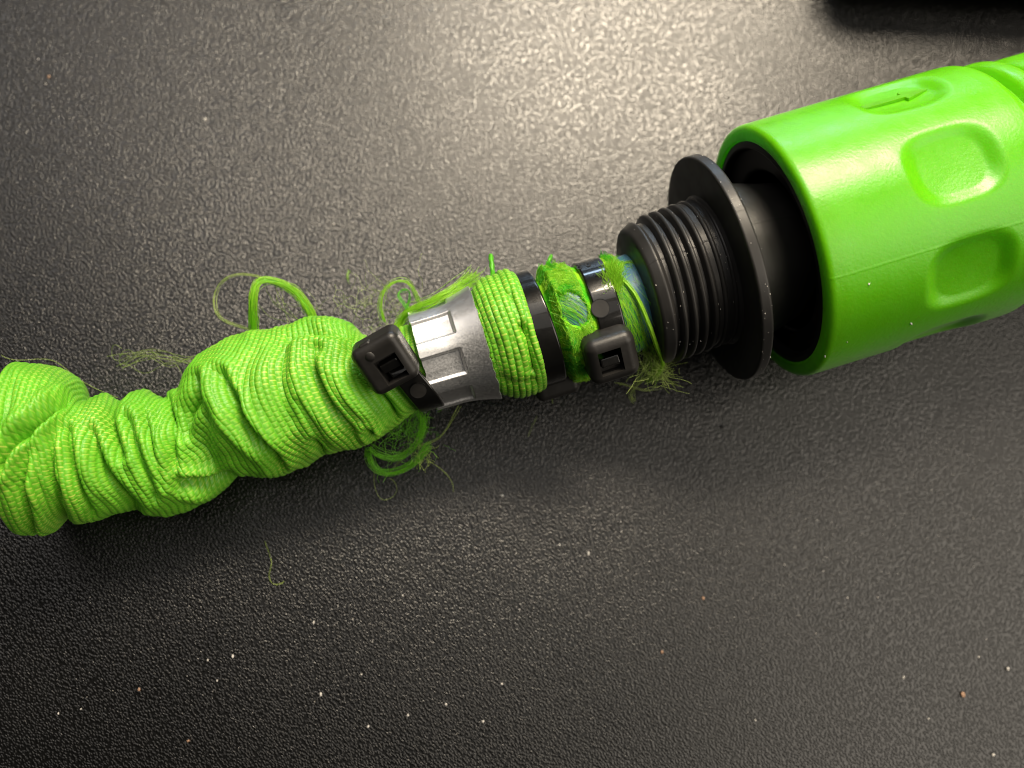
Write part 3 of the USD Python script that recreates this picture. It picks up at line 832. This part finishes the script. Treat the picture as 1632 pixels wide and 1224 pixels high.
# first tie, at the left, holding the ruffles
R1 = 54 * mmpp(st(640))
t1 = thing('cable_tie', A1 + U * st(636) - np.array([0, 0, .009]), 'black cable tie left of the silver ferrule, its square head facing up', 'cable tie')
part(t1, 'strap', strap(640, R1, .0046, .0013, tilt=-.0030, off=(.0012, -.0016)), 'tie_strap', 35)
ZH = V * math.cos(math.radians(-34)) + W * math.sin(math.radians(-34)) - U * .08
o = at(615, 573, (A1 + U * st(615))[2] + .0098)
Xh, Yh, Zh = frame(ZH, W - U * .17)
tie_head(t1, o, Xh, Yh, Zh, .0086, .0090, .0058, (.07, -.17))
knob = rbox(.0022, .0016, .0016, .0005)
part(t1, 'gate_mark', place(knob, Xh, Yh, Zh, o + Yh * .0040 - Xh * .0012 + Zh * .0012), 'tie_head', 30)
part(t1, 'gate_mark', place(m3.Manifold.sphere(.0009, 24).scale((1, 1, .5)), Xh, Yh, Zh, o + Yh * .0026 - Xh * .0012 + Zh * .0027), 'tie_head', 30)
dsk = A1 + U * (st(640)) + W * (droop(st(640)) - .0016) + V * .0012
pa = math.radians(-38)
pin_mark(t1, dsk + U * (-.0030 * math.sin(pa)) + radial(np.array(pa)) * (R1 + .00136), radial(np.array(pa)), .0015)

# second tie, a plain band at the middle, head hidden below
R2 = 82 * mmpp(st(852))
t2 = thing('cable_tie', A1 + U * st(852) - np.array([0, 0, .010]), 'black cable tie seen as a plain glossy band right of the puffed green cloth', 'cable tie')
part(t2, 'strap', strap(850, R2, .0042, .0013, tilt=-.0005), 'tie_strap', 35)
ph2 = math.radians(-122)
ZH = radial(np.array(ph2))
o = A1 + U * (st(852) + .0008) + ZH * (R2 + .0018)
Xh, Yh, Zh = frame(ZH, np.cross(ZH, U))
tie_head(t2, o, Xh, Yh, Zh, .0082, .0085, .0054, (0, 0))

# third tie, on the frayed end
R3 = 78 * mmpp(st(955))
t3 = thing('cable_tie', A1 + U * st(950) - np.array([0, 0, .010]), 'black cable tie on the frayed hose end, its open head beside the black thread', 'cable tie')
part(t3, 'strap', strap(949, R3, .0046, .0013, tilt=.0002), 'tie_strap', 35)
ZH = V * math.cos(math.radians(-37)) + W * math.sin(math.radians(-37))
s3, p3 = hit(972, 566, R3 + .0028)
o = A1 + U * s3 + W * droop(s3) + radial(np.array(p3)) * (R3 + .0022)
Xh, Yh, Zh = frame(ZH, -W - V * .3 + U * .02)
tie_head(t3, o, Xh, Yh, Zh, .0086, .0084, .0068, (.06, -.06), rc=.21)
sp, pp = hit(957, 491, R3 + .0014)
pin_mark(t3, A1 + U * sp + W * droop(sp) + radial(np.array(pp)) * (R3 + .00133), radial(np.array(pp)), .0016)
sp, pp = hit(930, 424, R3 + .0014)
X_, Y_, Z_ = frame(radial(np.array(pp)), np.cross(U, radial(np.array(pp))) * -1)
for kx in (-.0008, .0008):                 # the raised figures on the strap: 00
    zero = m3.CrossSection.circle(.0006, 24).scale((.75, 1.2)) - m3.CrossSection.circle(.0006, 24).scale((.35, .75))
    part(t3, 'raised_figure', place(m3.Manifold.extrude(zero, .00012), X_, Y_, Z_, A1 + U * (sp) + W * droop(sp) + U * kx + radial(np.array(pp)) * (R3 + .00132)), 'tie_head', 30)

# ------------------------------------------------------------------ the black case at the top edge, dust
c0 = at(1310, 7, .0)
case = rbox(.09, .06, .020, .0085, 32).translate((float(c0[0] + .045), float(c0[1] + .030), .0102))
p = part(None, 'black_case', case, 'case_black', 35)
tag(stage.GetPrimAtPath(p), 'dark black case cut off by the top edge, above the green connector', 'case')

r5 = np.random.default_rng(5)
SPECK = [('white', 532, 357, .30, 'white dust speck on the table above the tall cord loop'), ('white', 938, 882, .34, 'white dust speck on the table below the third cable tie'),
         ('white', 1606, 1066, .42, 'large pale dust speck near the right edge at the bottom'), ('tan', 1535, 1107, .40, 'tan dust speck in the lower right corner'),
         ('white', 1583, 1203, .30, 'white speck at the bottom edge, far right'), ('tan', 222, 1099, .30, 'reddish dust speck, the upper of two at the lower left'),
         ('tan', 300, 1181, .32, 'reddish dust speck, the lower of two at the lower left'), ('white', 511, 1107, .36, 'bright white dust speck at the bottom, left of the middle'),
         ('tan', 78, 122, .30, 'tan dust speck in the upper left corner'), ('tan', 1121, 953, .32, 'tan dust speck on the table right of the bottom middle'),
         ('dark', 1150, 681, .36, 'dark crumb in the shadow below the black flange'), ('tan', 1055, 1039, .34, 'beige dust speck below the middle of the table')]
SMALL = [(61, 94), (73, 134), (327, 190), (892, 868), (990, 847), (801, 790), (1440, 1080), (1480, 1146), (1560, 1047), (1204, 1148), (1351, 953), (1399, 952), (93, 1137), (129, 1130), (576, 1075), (587, 1158), (711, 1123), (331, 1052), (371, 1046), (562, 987), (500, 992), (642, 949), (572, 887), (346, 1085), (770, 1150), (1300, 1010), (1250, 900), (650, 1140), (800, 1090)]


def crumb(c, r):
    s = trimesh.creation.icosphere(1, r * 1e-3)
    s.vertices *= (1 + .35 * r5.normal(0, 1, (len(s.vertices), 1))).clip(.5, 1.5) * np.array([r5.uniform(.6, 1), r5.uniform(.8, 1.4), .6])
    s.apply_translation(c)
    return s


for kind_, x, y, r_, lab in SPECK:
    c = at(x, y, r_ * .5e-3)
    p = part(None, 'dust_speck', crumb(c, r_ * .85), 'dust_' + kind_, True)
    tag(stage.GetPrimAtPath(p), lab, 'dust speck')
fine = [crumb(at(x, y, .0001), r5.uniform(.12, .22)) for x, y in SMALL]
for _ in range(30):
    fine.append(crumb(at(r5.uniform(0, 1632), r5.uniform(820, 1224), .0001), r5.uniform(.05, .10)))
p = part(None, 'fine_dust', trimesh.util.concatenate(fine), 'dust_white', True)
tag(stage.GetPrimAtPath(p), 'scattered fine pale dust over the lower tabletop', 'dust', kind='stuff')
on = [crumb(A1 + U * s_ + radial(np.array(p_)) * R_, r_) for (s_, p_), R_, r_ in ((hit(1315, 568, RB), RB, .22), (hit(1452, 515, RB), RB, .25), (hit(1385, 452, RB), RB, .16), (hit(1350, 545, RB), RB, .12))]
p = part(None, 'fine_dust', trimesh.util.concatenate(on), 'dust_white', True)
tag(stage.GetPrimAtPath(p), 'few bright crumbs stuck on the lower side of the green connector', 'dust', kind='stuff')
dst = []
for _ in range(60):
    s_, p_ = r5.uniform(sl, sf), r5.uniform(-1.3, 1.2)
    dst.append(crumb(A1 + U * s_ + radial(np.array(p_)) * (RT + .00002), r5.uniform(.03, .075)))
for _ in range(30):
    s_, p_ = r5.uniform(sf, sf + ft), r5.uniform(-1.5, 1.3)
    dst.append(crumb(A1 + U * s_ + radial(np.array(p_)) * RF, r5.uniform(.03, .08)))
p = part(None, 'fine_dust', trimesh.util.concatenate(dst), 'dust_white', True)
tag(stage.GetPrimAtPath(p), 'tiny pale grains clinging to the black thread and flange', 'dust', kind='stuff')
lint = bundle([(423, 862, .0004), (429, 880, .0003), (433, 900, .0012), (430, 917, .0006), (436, 930, .0003), (448, 930, .0002), (453, 926, .0002)], 2, .00006, r3, m_=40)
p = curves(None, 'lint_fibre', lint, .00005, 'fibre_pale', 'single hooked lint fibre lying on the table below the ruffles', None, 'fibre')
p = curves(None, 'lint_fibre', bundle([(842, 696, .0003), (848, 680, .0004), (856, 664, .0005)], 1, 0, r3), .00005, 'fibre_pale', 'short fibre on the table below the second cable tie', None, 'fibre')
p = curves(None, 'lint_fibre', bundle([(557, 432, .0003), (554, 442, .0012), (556, 452, .0003)], 3, .0001, r3), .00007, 'fibre_lime', 'short lime fibre on the table above the ruffles', None, 'fibre')
